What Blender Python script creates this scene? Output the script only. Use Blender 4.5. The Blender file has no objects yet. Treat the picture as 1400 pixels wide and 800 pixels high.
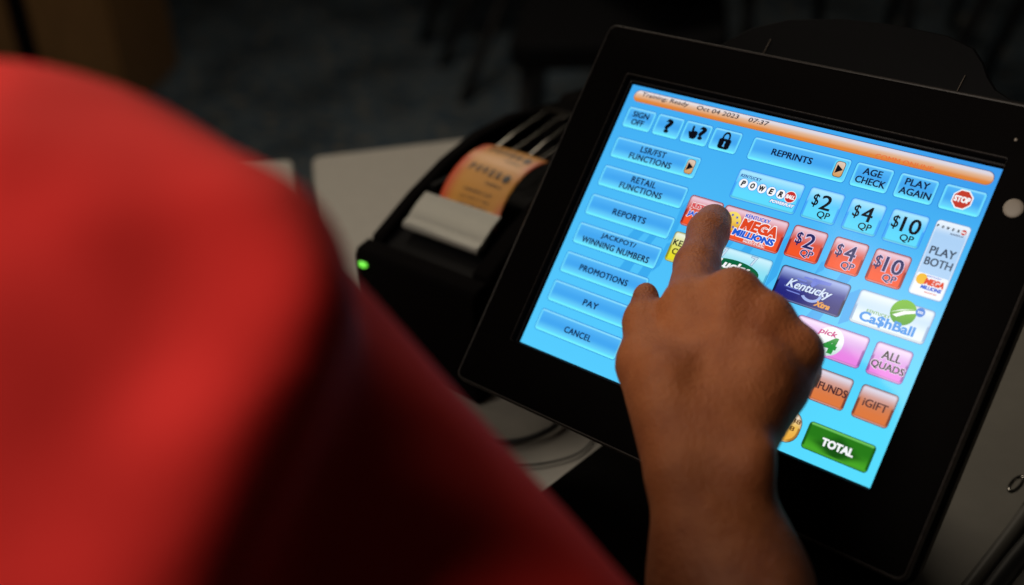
import bpy, bmesh, math, random
import numpy as np
from mathutils import Matrix, Vector, noise
random.seed(4); np.random.seed(4)
C = bpy.context.scene.collection
sc = bpy.context.scene

# ------------------------------------------------------------------ camera
CAM = np.array([0.33639594, -0.54500422, 1.28123393])
RW = np.array([[0.74270636, -0.28863598, 0.60421563],
               [0.66703397, 0.39808898, -0.62975459],
               [-0.05876175, 0.8707551, 0.48819322]])
cd = bpy.data.cameras.new("camera"); cam = bpy.data.objects.new("camera", cd); C.objects.link(cam)
m = Matrix.Identity(4)
for i in range(3):
    for j in range(3): m[i][j] = RW[i][j]
    m[i][3] = CAM[i]
cam.matrix_world = m
cd.sensor_width = 36.0; cd.lens = 42.43; cd.clip_start = 0.01; cd.clip_end = 60
cd.dof.use_dof = True; cd.dof.focus_distance = 0.70; cd.dof.aperture_fstop = 3.5; cd.dof.aperture_blades = 0
sc.camera = cam

# ------------------------------------------------------------------ world and lamps (a dim indoor room)
w = bpy.data.worlds.new("World"); sc.world = w; w.use_nodes = True
w.node_tree.nodes["Background"].inputs[0].default_value = (1.0, 0.86, 0.68, 1)
w.node_tree.nodes["Background"].inputs[1].default_value = 0.012

def area(name, loc, target, size, power, col):
    l = bpy.data.lights.new(name, 'AREA'); l.shape = 'RECTANGLE'; l.size = size[0]; l.size_y = size[1]
    l.energy = power; l.color = col
    o = bpy.data.objects.new(name, l); C.objects.link(o)
    o.location = loc
    o.rotation_euler = (Vector(target) - Vector(loc)).to_track_quat('-Z', 'Y').to_euler()
    return o
area("ceiling_lamp_behind", (-0.32, -1.20, 2.02), (0.0, -0.35, 1.08), (0.9, 0.6), 22, (1.0, 0.88, 0.74))
area("fill_lamp_left", (-1.5, -0.25, 2.5), (-0.2, 0.1, 0.8), (0.6, 0.6), 2.5, (1.0, 0.84, 0.64))  # added fill to brighten the hand, not a known ceiling fixture
area("ceiling_lamp_far", (-1.6, 1.1, 2.6), (-0.9, 0.6, 0.0), (1.2, 0.6), 22, (1.0, 0.86, 0.68))

vs = sc.view_settings
vs.view_transform = 'Standard'; vs.look = 'None'; vs.exposure = 0; vs.gamma = 1; vs.use_curve_mapping = False
sc.render.engine = 'CYCLES'
sc.cycles.max_bounces = 6

# ------------------------------------------------------------------ helpers
def srgb(r, g, b):
    f = lambda c: (c/255/12.92) if c/255 <= .04045 else ((c/255+.055)/1.055)**2.4
    return (f(r), f(g), f(b))
def mat(name, col, rough=.5, metal=0.0, spec=.5, noise_scale=None, noise_amt=.15, bump=0.0, bump_scale=300, coat=0.0):
    m = bpy.data.materials.new(name); m.use_nodes = True; nt = m.node_tree; b = nt.nodes["Principled BSDF"]
    b.inputs["Base Color"].default_value = (*col, 1); b.inputs["Roughness"].default_value = rough
    b.inputs["Metallic"].default_value = metal; b.inputs["Specular IOR Level"].default_value = spec
    b.inputs["Coat Weight"].default_value = coat
    tc = nt.nodes.new("ShaderNodeTexCoord")
    if noise_scale:
        n = nt.nodes.new("ShaderNodeTexNoise"); n.inputs["Scale"].default_value = noise_scale; n.inputs["Detail"].default_value = 5
        nt.links.new(tc.outputs["Object"], n.inputs["Vector"])
        r = nt.nodes.new("ShaderNodeValToRGB")
        r.color_ramp.elements[0].position = .3; r.color_ramp.elements[1].position = .7
        r.color_ramp.elements[0].color = (*[c*(1-noise_amt) for c in col], 1)
        r.color_ramp.elements[1].color = (*[min(1, c*(1+noise_amt)) for c in col], 1)
        nt.links.new(n.outputs["Fac"], r.inputs["Fac"]); nt.links.new(r.outputs["Color"], b.inputs["Base Color"])
    if bump:
        n = nt.nodes.new("ShaderNodeTexNoise"); n.inputs["Scale"].default_value = bump_scale; n.inputs["Detail"].default_value = 3
        nt.links.new(tc.outputs["Object"], n.inputs["Vector"])
        bp = nt.nodes.new("ShaderNodeBump"); bp.inputs["Strength"].default_value = bump; bp.inputs["Distance"].default_value = .0005
        nt.links.new(n.outputs["Fac"], bp.inputs["Height"]); nt.links.new(bp.outputs["Normal"], b.inputs["Normal"])
    return m

def link(name, me, mt, parent=None, smooth=False):
    o = bpy.data.objects.new(name, me); C.objects.link(o)
    if mt is not None and not me.materials: me.materials.append(mt)
    if smooth:
        for p in me.polygons: p.use_smooth = True
    if parent is not None:
        o.parent = parent
        if parent.type == 'EMPTY': o.matrix_parent_inverse = parent.matrix_basis.inverted()
    return o
def pyobj(name, vs_, fs, mt, parent=None, smooth=False):
    me = bpy.data.meshes.new(name); me.from_pydata([tuple(v) for v in vs_], [], fs); me.update()
    return link(name, me, mt, parent, smooth)
def bmobj(name, bm, mt, parent=None, smooth=False):
    bmesh.ops.recalc_face_normals(bm, faces=bm.faces)
    me = bpy.data.meshes.new(name); bm.to_mesh(me); bm.free()
    return link(name, me, mt, parent, smooth)
def empty(name, loc, label=None, cat=None, group=None):
    o = bpy.data.objects.new(name, None); C.objects.link(o); o.location = loc
    o.matrix_basis = Matrix.Translation(loc); o.empty_display_size = .05
    tag(o, label, cat, group); return o
def tag(o, label=None, cat=None, group=None, kind=None):
    for k, v in (('label', label), ('category', cat), ('group', group), ('kind', kind)):
        if v: o[k] = v
    return o
def bevel(o, wdt, seg=3, ang=35):
    md = o.modifiers.new("bevel", 'BEVEL'); md.width = wdt; md.segments = seg; md.limit_method = 'ANGLE'; md.angle_limit = math.radians(ang)
    md.harden_normals = False
    for p in o.data.polygons: p.use_smooth = True
    try:
        o.data.set_sharp_from_angle(angle=math.radians(50))
    except Exception: pass
    return o
def box_bm(bm, lo, hi):
    v = [bm.verts.new((x, y, z)) for x in (lo[0], hi[0]) for y in (lo[1], hi[1]) for z in (lo[2], hi[2])]
    for f in ((0,1,3,2),(4,6,7,5),(0,4,5,1),(2,3,7,6),(0,2,6,4),(1,5,7,3)): bm.faces.new([v[i] for i in f])
    return v
def box(name, lo, hi, mt, parent=None, bw=0.0):
    bm = bmesh.new(); box_bm(bm, lo, hi); o = bmobj(name, bm, mt, parent)
    if bw: bevel(o, bw)
    return o
def prism(name, poly, axis, a, b, mt, parent=None, bw=0.0, conv=None):
    """poly: list of 2D points extruded between a and b along axis ('x': poly is (y,z), 'z': poly is (x,y))"""
    bm = bmesh.new()
    def V(p, t):
        q = (t, p[0], p[1]) if axis == 'x' else (p[0], p[1], t) if axis == 'z' else (p[0], t, p[1])
        return bm.verts.new(conv(*q) if conv else q)
    A = [V(p, a) for p in poly]; B = [V(p, b) for p in poly]; n = len(poly)
    bm.faces.new(A); bm.faces.new(B[::-1])
    for i in range(n): bm.faces.new((A[i], A[(i+1) % n], B[(i+1) % n], B[i]))
    o = bmobj(name, bm, mt, parent)
    if bw: bevel(o, bw)
    return o
def tube(name, pts, r, mt, parent=None, n=12, smooth_path=True, r_end=None):
    P = [Vector(p) for p in pts]
    if smooth_path and len(P) > 2:
        Q = []
        for i in range(len(P)-1):
            p0, p1, p2, p3 = P[max(i-1, 0)], P[i], P[i+1], P[min(i+2, len(P)-1)]
            for k in range(8):
                t = k/8
                Q.append(.5*((2*p1)+(-p0+p2)*t+(2*p0-5*p1+4*p2-p3)*t*t+(-p0+3*p1-3*p2+p3)*t**3))
        Q.append(P[-1]); P = Q
    vs_, fs = [], []; up = Vector((0, 0, 1)); last = None
    for i, p in enumerate(P):
        d = (P[min(i+1, len(P)-1)]-P[max(i-1, 0)]).normalized()
        a = d.cross(up) if last is None else (last - d*last.dot(d))
        if a.length < 1e-4: a = d.cross(Vector((1, 0, 0)))
        a.normalize(); last = a; b = d.cross(a)
        rr = r if r_end is None else r+(r_end-r)*i/(len(P)-1)
        for k in range(n):
            t = 2*math.pi*k/n; vs_.append(p+(a*math.cos(t)+b*math.sin(t))*rr)
    for i in range(len(P)-1):
        for k in range(n): fs.append((i*n+k, i*n+(k+1) % n, (i+1)*n+(k+1) % n, (i+1)*n+k))
    fs.append(tuple(range(n))[::-1]); fs.append(tuple((len(P)-1)*n+k for k in range(n)))
    return pyobj(name, vs_, fs, mt, parent, True)
# a point at a given distance along a line of sight of the photograph (photo pixels)
def P(px, py, d): return CAM + RW @ (np.array([(px-700)/1650., (400-py)/1650., -1.0])*d)
def level(px, py, z):
    v = RW @ np.array([(px-700)/1650., (400-py)/1650., -1.0]); return CAM+v*(z-CAM[2])/v[2]

# ------------------------------------------------------------------ materials
M = {}
M['black_plastic'] = mat('black_plastic', (.0026, .0022, .0022), .62, spec=.006, bump=.25, bump_scale=1800)
M['gloss_black'] = mat('gloss_black_plastic', (.003, .003, .0034), .38, spec=.03)
M['rim'] = mat('glossy_rim', (.012, .012, .014), .2, spec=.35)
M['edge_glint'] = mat('lightened_plastic_edge', (.014, .011, .010), .4, spec=.14, noise_scale=400, noise_amt=.5)  # paler than the bezel plastic: edge highlight put into the colour
M['housing'] = mat('brown_black_housing', (.045, .035, .028), .5, spec=.1, bump=.2, bump_scale=1500)
M['silver'] = mat('satin_silver_plastic', (.27, .272, .25), .32, metal=.35, noise_scale=300, noise_amt=.04)
M['chrome'] = mat('chrome', (.26, .25, .23), .18, metal=1.0)
M['table'] = mat('beige_laminate', (.205, .195, .172), .5, noise_scale=60, noise_amt=.04, bump=.1, bump_scale=500)
M['table_edge'] = mat('grey_edge_band', (.10, .095, .085), .45)
M['frame_metal'] = mat('dark_powder_coat', (.008, .008, .009), .5, spec=.1)
M['wood'] = mat('honey_wood', (.30, .15, .055), .45, noise_scale=9, noise_amt=.3)
M['cable'] = mat('black_rubber', (.01, .01, .01), .5)
M['seat'] = mat('black_upholstery', (.004, .004, .0045), .9, spec=.02, bump=.6, bump_scale=250)
M['disc'] = mat('beige_disc', (.17, .145, .12), .55)
M['trouser'] = mat('navy_trousers', (.02, .022, .035), .9, bump=.4, bump_scale=600)
M['hair'] = mat('dark_hair', (.015, .010, .008), .6, bump=.8, bump_scale=200)
M['shoe'] = mat('black_leather', (.015, .013, .012), .4)

def wood_grain(m):
    nt = m.node_tree; b = nt.nodes["Principled BSDF"]; tc = nt.nodes["Texture Coordinate"]
    mp = nt.nodes.new("ShaderNodeMapping"); mp.inputs["Scale"].default_value = (14, 14, 1.2)
    n = nt.nodes.new("ShaderNodeTexNoise"); n.inputs["Scale"].default_value = 3; n.inputs["Detail"].default_value = 8; n.inputs["Distortion"].default_value = 1.5
    r = nt.nodes.new("ShaderNodeValToRGB"); r.color_ramp.elements[0].color = (.085, .042, .014, 1); r.color_ramp.elements[1].color = (.20, .105, .036, 1)
    nt.links.new(tc.outputs["Object"], mp.inputs["Vector"]); nt.links.new(mp.outputs["Vector"], n.inputs["Vector"])
    nt.links.new(n.outputs["Fac"], r.inputs["Fac"]); nt.links.new(r.outputs["Color"], b.inputs["Base Color"])
wood_grain(M['wood'])

def carpet_mat():
    m = mat('flecked_carpet', (.04, .045, .05), .95, spec=.1); nt = m.node_tree; b = nt.nodes["Principled BSDF"]; tc = nt.nodes["Texture Coordinate"]
    v = nt.nodes.new("ShaderNodeTexNoise"); v.inputs["Scale"].default_value = 24; v.inputs["Detail"].default_value = 6; v.inputs["Roughness"].default_value = .75
    r = nt.nodes.new("ShaderNodeValToRGB"); cr = r.color_ramp
    cr.elements[0].position = .34; cr.elements[0].color = (.010, .026, .050, 1)
    cr.elements[1].position = .68; cr.elements[1].color = (.20, .135, .075, 1)
    e = cr.elements.new(.47); e.color = (.040, .062, .085, 1)
    e = cr.elements.new(.56); e.color = (.075, .088, .090, 1)
    nt.links.new(tc.outputs["Object"], v.inputs["Vector"]); nt.links.new(v.outputs["Fac"], r.inputs["Fac"])
    big = nt.nodes.new("ShaderNodeTexNoise"); big.inputs["Scale"].default_value = 4; big.inputs["Detail"].default_value = 2
    nt.links.new(tc.outputs["Object"], big.inputs["Vector"])
    mx = nt.nodes.new("ShaderNodeMixRGB"); mx.blend_type = 'MULTIPLY'; mx.inputs["Fac"].default_value = .6
    r2 = nt.nodes.new("ShaderNodeValToRGB"); r2.color_ramp.elements[0].position = .35; r2.color_ramp.elements[0].color = (.12, .15, .18, 1); r2.color_ramp.elements[1].position = .6
    nt.links.new(big.outputs["Fac"], r2.inputs["Fac"])
    nt.links.new(r.outputs["Color"], mx.inputs["Color1"]); nt.links.new(r2.outputs["Color"], mx.inputs["Color2"])
    nt.links.new(mx.outputs["Color"], b.inputs["Base Color"])
    bp = nt.nodes.new("ShaderNodeBump"); bp.inputs["Strength"].default_value = .8; bp.inputs["Distance"].default_value = .004
    f = nt.nodes.new("ShaderNodeTexNoise"); f.inputs["Scale"].default_value = 300; nt.links.new(tc.outputs["Object"], f.inputs["Vector"])
    nt.links.new(f.outputs["Fac"], bp.inputs["Height"]); nt.links.new(bp.outputs["Normal"], b.inputs["Normal"])
    return m
M['carpet'] = carpet_mat()

def skin_mat():
    m = mat('brown_skin', (.30, .10, .04), .56, spec=.2); nt = m.node_tree; b = nt.nodes["Principled BSDF"]; tc = nt.nodes["Texture Coordinate"]
    b.inputs["Subsurface Weight"].default_value = .12; b.inputs["Subsurface Radius"].default_value = (.012, .005, .003); b.inputs["Subsurface Scale"].default_value = .5
    n = nt.nodes.new("ShaderNodeTexNoise"); n.inputs["Scale"].default_value = 26; n.inputs["Detail"].default_value = 6; n.inputs["Roughness"].default_value = .6
    r = nt.nodes.new("ShaderNodeValToRGB"); r.color_ramp.elements[0].position = .3; r.color_ramp.elements[0].color = (.20, .054, .018, 1)
    r.color_ramp.elements[1].position = .72; r.color_ramp.elements[1].color = (.34, .115, .040, 1)
    nt.links.new(tc.outputs["Object"], n.inputs["Vector"]); nt.links.new(n.outputs["Fac"], r.inputs["Fac"]); nt.links.new(r.outputs["Color"], b.inputs["Base Color"])
    v = nt.nodes.new("ShaderNodeTexVoronoi"); v.inputs["Scale"].default_value = 700
    n2 = nt.nodes.new("ShaderNodeTexNoise"); n2.inputs["Scale"].default_value = 120; n2.inputs["Detail"].default_value = 4
    nt.links.new(tc.outputs["Object"], v.inputs["Vector"]); nt.links.new(tc.outputs["Object"], n2.inputs["Vector"])
    ad = nt.nodes.new("ShaderNodeMath"); ad.operation = 'MULTIPLY_ADD'; ad.inputs[1].default_value = .5
    nt.links.new(v.outputs["Distance"], ad.inputs[0]); nt.links.new(n2.outputs["Fac"], ad.inputs[2])
    bp = nt.nodes.new("ShaderNodeBump"); bp.inputs["Strength"].default_value = .7; bp.inputs["Distance"].default_value = .0011
    nt.links.new(ad.outputs[0], bp.inputs["Height"]); nt.links.new(bp.outputs["Normal"], b.inputs["Normal"])
    return m
M['skin'] = skin_mat()
def shirt_mat():
    m = mat('red_knit', (.60, .020, .017), .8, spec=.2); nt = m.node_tree; b = nt.nodes["Principled BSDF"]; tc = nt.nodes["Texture Coordinate"]
    b.inputs["Sheen Weight"].default_value = .03; b.inputs["Sheen Tint"].default_value = (1, .3, .25, 1)
    wv = nt.nodes.new("ShaderNodeTexNoise"); wv.inputs["Scale"].default_value = 900
    bp = nt.nodes.new("ShaderNodeBump"); bp.inputs["Strength"].default_value = .4; bp.inputs["Distance"].default_value = .0006
    nt.links.new(tc.outputs["Object"], wv.inputs["Vector"]); nt.links.new(wv.outputs["Fac"], bp.inputs["Height"]); nt.links.new(bp.outputs["Normal"], b.inputs["Normal"])
    return m
M['shirt'] = shirt_mat()

def glow_mat(name, strength=1.0, gloss=True):
    m = bpy.data.materials.new(name); m.use_nodes = True; nt = m.node_tree; b = nt.nodes["Principled BSDF"]
    b.inputs["Base Color"].default_value = (.001, .001, .001, 1); b.inputs["Roughness"].default_value = .12; b.inputs["Specular IOR Level"].default_value = .12
    a = nt.nodes.new("ShaderNodeAttribute"); a.attribute_name = "Col"
    nt.links.new(a.outputs["Color"], b.inputs["Emission Color"]); b.inputs["Emission Strength"].default_value = strength
    return m
M['display'] = glow_mat('lit_display')
def attr_mat(name, rough):
    m = bpy.data.materials.new(name); m.use_nodes = True; nt = m.node_tree; b = nt.nodes["Principled BSDF"]
    a = nt.nodes.new("ShaderNodeAttribute"); a.attribute_name = "Col"
    nt.links.new(a.outputs["Color"], b.inputs["Base Color"]); b.inputs["Roughness"].default_value = rough
    return m
M['print'] = attr_mat('printed_paper', .45)
m = bpy.data.materials.new('green_led'); m.use_nodes = True; b = m.node_tree.nodes["Principled BSDF"]
b.inputs["Base Color"].default_value = (.05, .3, .05, 1); b.inputs["Emission Color"].default_value = (*srgb(120, 245, 70), 1); b.inputs["Emission Strength"].default_value = 1.0
M['led'] = m

def set_cols(me, cols):
    a = me.color_attributes.new("Col", 'FLOAT_COLOR', 'POINT')
    arr = np.ones((len(me.vertices), 4), np.float32); arr[:, :3] = cols
    a.data.foreach_set("color", arr.ravel())

# ------------------------------------------------------------------ signed-distance bodies (one continuous skin)
def rcone(X, a, b, ra, rb):
    ba = b-a; l2 = ba@ba; rr = ra-rb; a2 = l2-rr*rr; il2 = 1/l2
    pa = X-a; y = pa@ba; z = y-l2
    q = pa*l2-y[..., None]*ba; x2 = (q*q).sum(-1); y2 = y*y*l2; z2 = z*z*l2
    k = np.sign(rr)*rr*rr*x2
    d = (np.sqrt(x2*a2*il2)+y*rr)*il2-ra
    c1 = np.sign(z)*a2*z2 > k; c2 = np.sign(y)*a2*y2 < k
    d = np.where(c1, np.sqrt(x2+z2)*il2-rb, np.where(c2, np.sqrt(x2+y2)*il2-ra, d))
    return d
def ellip(X, c, R, rad):
    q = (X-c)@R; k0 = np.sqrt(((q/rad)**2).sum(-1)); k1 = np.sqrt(((q/(rad*rad))**2).sum(-1))+1e-9
    return k0*(k0-1)/k1
def sdf_mesh(prims, vox, smooth_it=2):
    """prims: ('c',a,b,ra,rb,k) round cone, ('e',c,R,rad,k) ellipsoid, with optional trailing 'sub'"""
    bbs = []
    for p in prims:
        if p[0] == 'c':
            r = max(p[3], p[4]); bbs.append((np.minimum(p[1], p[2])-r, np.maximum(p[1], p[2])+r))
        else:
            r = max(p[3]); bbs.append((p[1]-r, p[1]+r))
    lo = np.min([b[0] for b in bbs], 0)-4*vox; hi = np.max([b[1] for b in bbs], 0)+4*vox
    n = np.ceil((hi-lo)/vox).astype(int)+1
    G = np.full(n, .5, np.float32)
    for p, (l, h) in zip(prims, bbs):
        k = p[5] if p[0] == 'c' else p[4]; sub = p[-1] == 'sub'
        i0 = np.maximum(((l-k-3*vox-lo)/vox).astype(int), 0); i1 = np.minimum(((h+k+3*vox-lo)/vox).astype(int)+1, n)
        ax = [lo[i]+vox*np.arange(i0[i], i1[i]) for i in range(3)]
        sl = tuple(slice(i0[i], i1[i]) for i in range(3))
        X = np.stack(np.meshgrid(*ax, indexing='ij'), -1)
        d = rcone(X, np.asarray(p[1], float), np.asarray(p[2], float), p[3], p[4]) if p[0] == 'c' else ellip(X, p[1], p[2], p[3])
        g = G[sl]
        if sub:
            hh = np.clip(.5-.5*(g+d)/k, 0, 1); G[sl] = g*(1-hh)-d*hh+k*hh*(1-hh)
        else:
            hh = np.clip(.5+.5*(g-d)/k, 0, 1); G[sl] = g*(1-hh)+d*hh-k*hh*(1-hh)
    S = G < 0
    c = [S[i:n[0]-1+i, j:n[1]-1+j, k:n[2]-1+k] for i in (0, 1) for j in (0, 1) for k in (0, 1)]
    anyv = c[0].copy(); allv = c[0].copy()
    for q in c[1:]: anyv |= q; allv &= q
    act = anyv & ~allv
    I = np.argwhere(act); idx = np.full(act.shape, -1, np.int32); idx[tuple(I.T)] = np.arange(len(I))
    acc = np.zeros((len(I), 3)); cnt = np.zeros(len(I))
    offs = [np.array((i, j, k)) for i in (0, 1) for j in (0, 1) for k in (0, 1)]
    for a in offs:
        for axis in range(3):
            if a[axis]: continue
            b = a.copy(); b[axis] = 1
            ga = G[tuple((I+a).T)]; gb = G[tuple((I+b).T)]
            cr = (ga < 0) != (gb < 0); t = np.where(cr, ga/(ga-gb+1e-20), 0)
            p = a+(b-a)*t[:, None]; acc[cr] += p[cr]; cnt[cr] += 1
    V = lo+vox*(I+acc/cnt[:, None])
    F = []
    for axis in range(3):
        sh = [slice(None)]*3; s1 = list(sh); s0 = list(sh); s0[axis] = slice(0, -1); s1[axis] = slice(1, None)
        A = S[tuple(s0)]; B = S[tuple(s1)]; E = np.argwhere(A != B)
        u, v = [(1, 2), (2, 0), (0, 1)][axis]
        E = E[(E[:, u] > 0) & (E[:, v] > 0)]
        eu = np.zeros(3, int); eu[u] = 1; ev = np.zeros(3, int); ev[v] = 1
        q = np.stack([idx[tuple((E-eu-ev).T)], idx[tuple((E-ev).T)], idx[tuple(E.T)], idx[tuple((E-eu).T)]], 1)
        flip = ~A[tuple(E.T)]
        q[flip] = q[flip][:, ::-1]; F.append(q)
    F = np.concatenate(F)
    # light Laplacian relaxation
    for _ in range(smooth_it):
        s = np.zeros_like(V); cc = np.zeros(len(V))
        for i in range(4):
            a, b = F[:, i], F[:, (i+1) % 4]
            for t in range(3):
                s[:, t] += np.bincount(a, V[b, t], len(V))+np.bincount(b, V[a, t], len(V))
            cc += np.bincount(a, minlength=len(V))+np.bincount(b, minlength=len(V))
        V = .5*V+.5*s/cc[:, None]
    return V, F
def mesh_np(name, V, F):
    me = bpy.data.meshes.new(name)
    me.vertices.add(len(V)); me.vertices.foreach_set("co", V.astype(np.float32).ravel())
    me.loops.add(F.size); me.loops.foreach_set("vertex_index", F.astype(np.int32).ravel())
    me.polygons.add(len(F)); me.polygons.foreach_set("loop_start", np.arange(0, F.size, 4, dtype=np.int32))
    me.polygons.foreach_set("use_smooth", np.ones(len(F), bool))
    me.update(calc_edges=True); me.validate(); return me
I3 = np.eye(3)

# ================================================================== SETTING
tag(box('floor', (-7, -3, -.05), (4, 9, 0), M['carpet']), kind='structure')

# tables: far edge runs along U, depth along V
Cn = np.array([-.725, .243]); U = np.array([.622, .783]); Vd = np.array([.783, -.622])
def table(corner_u0, u1, v1, label):
    def p2(u, v): return Cn+U*u+Vd*v
    cs = [p2(corner_u0, 0), p2(u1, 0), p2(u1, v1), p2(corner_u0, v1)]
    poly = []
    for i in range(4):
        c, a, b = cs[i], cs[i-1], cs[(i+1) % 4]; r = .014
        da = (a-c)/np.linalg.norm(a-c)*r; db = (b-c)/np.linalg.norm(b-c)*r
        for t in np.linspace(0, 1, 6): poly.append(tuple((1-t)**2*(c+da)+2*t*(1-t)*c+t*t*(c+db)))
    ctr = np.mean(cs, 0)
    t = empty('table', (ctr[0], ctr[1], 0), label, 'table', 'beige tables pushed together')
    prism('tabletop', poly, 'z', .722, .75, M['table'], t, .003)
    prism('edge_band', [tuple(ctr+(np.array(q)-ctr)*1.0012) for q in poly], 'z', .7255, .7455, M['table_edge'], t)
    for i in range(4):
        q = cs[i]+(ctr-cs[i])*.14
        tube('leg', [(q[0], q[1], 0), (q[0], q[1], .722)], .018, M['frame_metal'], t)
    return t
table(0.0, .80, 1.06, 'wide beige laminate table that carries the touch screen terminal and the printer')
table(-1.05, -.022, .55, 'beige table end seen through a narrow gap beside the red shoulder')

# ================================================================== TERMINAL
TH = math.radians(42)
SX = np.array([1, 0, 0.]); SY = np.array([0, -math.sin(TH), -math.cos(TH)]); SN = np.array([0, -math.cos(TH), math.sin(TH)])
S0 = np.array([0, 0, .94])-SX*.123-SY*.09225          # top left corner of the lit display
def scr(x, y, h=0.0): return S0+SX*x+SY*y+SN*h        # metres, y downwards
term = empty('lottery_terminal', (0.02, .03, .75), 'black touch screen sales terminal with lit blue menu under the pointing finger', 'terminal')

def rr(x0, y0, x1, y1, r, nc=6, sx=0, sy=0):
    """rounded rectangle loop, nc points a corner, sx / sy extra points on the long sides"""
    r = max(min(r, (x1-x0)/2-1e-6, (y1-y0)/2-1e-6), 1e-6); pts = []
    cc = [(x1-r, y0+r, -90), (x1-r, y1-r, 0), (x0+r, y1-r, 90), (x0+r, y0+r, 180)]
    for i, (cx, cy, a0) in enumerate(cc):
        for k in range(nc):
            a = math.radians(a0+90*k/(nc-1)); pts.append((cx+r*math.cos(a), cy+r*math.sin(a)))
        nx, ny, na = cc[(i+1) % 4]; a = math.radians(na); q = (nx+r*math.cos(a), ny+r*math.sin(a)); p = pts[-1]
        s = sy if i % 2 == 0 else sx
        for k in range(1, s+1): pts.append((p[0]+(q[0]-p[0])*k/(s+1), p[1]+(q[1]-p[1])*k/(s+1)))
    return pts
def loops_obj(name, loops, mt, parent, cap_first=False, cap_last=False, smooth=True):
    n = len(loops[0]); V = [v for l in loops for v in l]; F = []
    for i in range(len(loops)-1):
        for k in range(n): F.append((i*n+k, i*n+(k+1) % n, (i+1)*n+(k+1) % n, (i+1)*n+k))
    if cap_first: F.append(tuple(range(n))[::-1])
    if cap_last: F.append(tuple((len(loops)-1)*n+k for k in range(n)))
    bm = bmesh.new(); bv = [bm.verts.new(tuple(v)) for v in V]
    for f in F: bm.faces.new([bv[i] for i in f])
    o = bmobj(name, bm, mt, parent, smooth)
    try: o.data.set_sharp_from_angle(angle=math.radians(32))
    except Exception: pass
    return o
WX, WY = .246, .1845
OUT = (-.0345, -.0365, .2815, .2225)
def fr(mg, h, r):   # loop around the display, margin mg
    return [scr(x, y, h) for x, y in rr(-mg, -mg, WX+mg*.25, WY+mg*.25, r, 6, 8, 6)]
def fo(ins, h, r):
    return [scr(x, y, h) for x, y in rr(OUT[0]+ins, OUT[1]+ins, OUT[2]-ins, OUT[3]-ins, r, 6, 8, 6)]
loops_obj('bezel', [fr(.0002, -.0006, .0003), fr(.0010, .0004, .0004), fr(.0030, .0008, .0006), fr(.0036, .0030, .0008), fr(.0042, .0036, .001), fr(.006, .0038, .0014),
                    fo(.003, .0040, .003), fo(.0009, .0033, .005), fo(0, .0012, .0055), fo(0, -.0125, .0055), fo(.0015, -.0135, .008), fo(.012, -.0135, .004)], M['black_plastic'], term)
loops_obj('display_rim', [fr(.0012, .0009, .0004), fr(.0016, .00125, .0004), fr(.0024, .00125, .0006), fr(.0028, .0009, .0006)], M['rim'], term)
loops_obj('rear_housing', [fo(.0045, -.0137, .007), fo(.003, -.0150, .008), fo(.003, -.0290, .008), fo(.006, -.0305, .007), fo(.008, -.0305, .007), fo(.008, -.034, .007), fo(.006, -.034, .007),
                           fo(.010, -.052, .012), fo(.030, -.066, .016)], M['housing'], term, cap_last=True)
loops_obj('edge_highlight', [fo(.0016, .0039, .0045), fo(.0009, .0041, .005), fo(-.0001, .0031, .0056), fo(-.0004, .0012, .0058), fo(-.0001, .0004, .0056)], M['edge_glint'], term)  # thin paler strip drawing the highlight on the outer bezel edge
loops_obj('opening_highlight', [fr(.0048, .0037, .0012), fr(.0051, .00405, .0012), fr(.0055, .00405, .0013), fr(.0058, .0037, .0014)], M['edge_glint'], term)  # thin paler strip drawing the bright line round the opening
# hood behind the screen: a curved shell whose silhouette rises over the top edge
hood = [(.035, .03), (.035, -.045), (.052, -.0600), (.075, -.0700), (.11, -.0765), (.145, -.0785), (.18, -.0770), (.198, -.0720), (.207, -.064), (.213, -.056), (.220, -.0495), (.230, -.0455),
        (.242, -.0455), (.252, -.051), (.262, -.057), (.272, -.06), (.276, -.05), (.276, .03)]
def hood_loop(s, h, dy=0.0):
    cx, cy = .155, .0
    return [scr(cx+(x-cx)*s-.006, cy+(y-cy)*s+dy-.006, h) for x, y in hood]
loops_obj('rear_hood', [hood_loop(.985, -.0315), hood_loop(1.0, -.033), hood_loop(1.0, -.037), hood_loop(.982, -.038), hood_loop(.982, -.041), hood_loop(.995, -.042), hood_loop(.97, -.085), hood_loop(.88, -.10)], M['gloss_black'], term, True, True)
for sx_ in (.062, .192):
    tube('hood_seam', [scr(sx_, -.036, -.0310), scr(sx_+.002, -.060, -.0310)], .0004, M['housing'], term, 6, False)
# neck and base
prism('neck', [(-.01, .7505), (.06, .94), (.12, .90), (.11, .7505)], 'x', -.055, .045, M['black_plastic'], term, .006)
prism('base', rr(-.098, -.150, .122, .018, .006), 'z', .7505, .772, M['black_plastic'], term, .003)
# sensor disc and pin light in the right border
def disc(name, cx, cy, r, h, mt, parent, seg=28, dome=.0006):
    V = [scr(cx, cy, h+dome)]; F = []
    for q, (rad, hh) in enumerate(((.6*r, h+dome*.9), (.92*r, h+dome*.5), (r, h))):
        for k in range(seg):
            a = 2*math.pi*k/seg; V.append(scr(cx+rad*math.cos(a), cy+rad*math.sin(a), hh))
    for k in range(seg):
        F.append((0, 1+k, 1+(k+1) % seg))
        for q in range(2): F.append((1+q*seg+k, 1+(q+1)*seg+k, 1+(q+1)*seg+(k+1) % seg, 1+q*seg+(k+1) % seg))
    return pyobj(name, V, F, mt, parent, True)
disc('sensor_disc', .2600, .0205, .0052, .0041, M['disc'], term)
disc('pin_light', .2475, -.0160, .0009, .0041, M['disc'], term)

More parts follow.
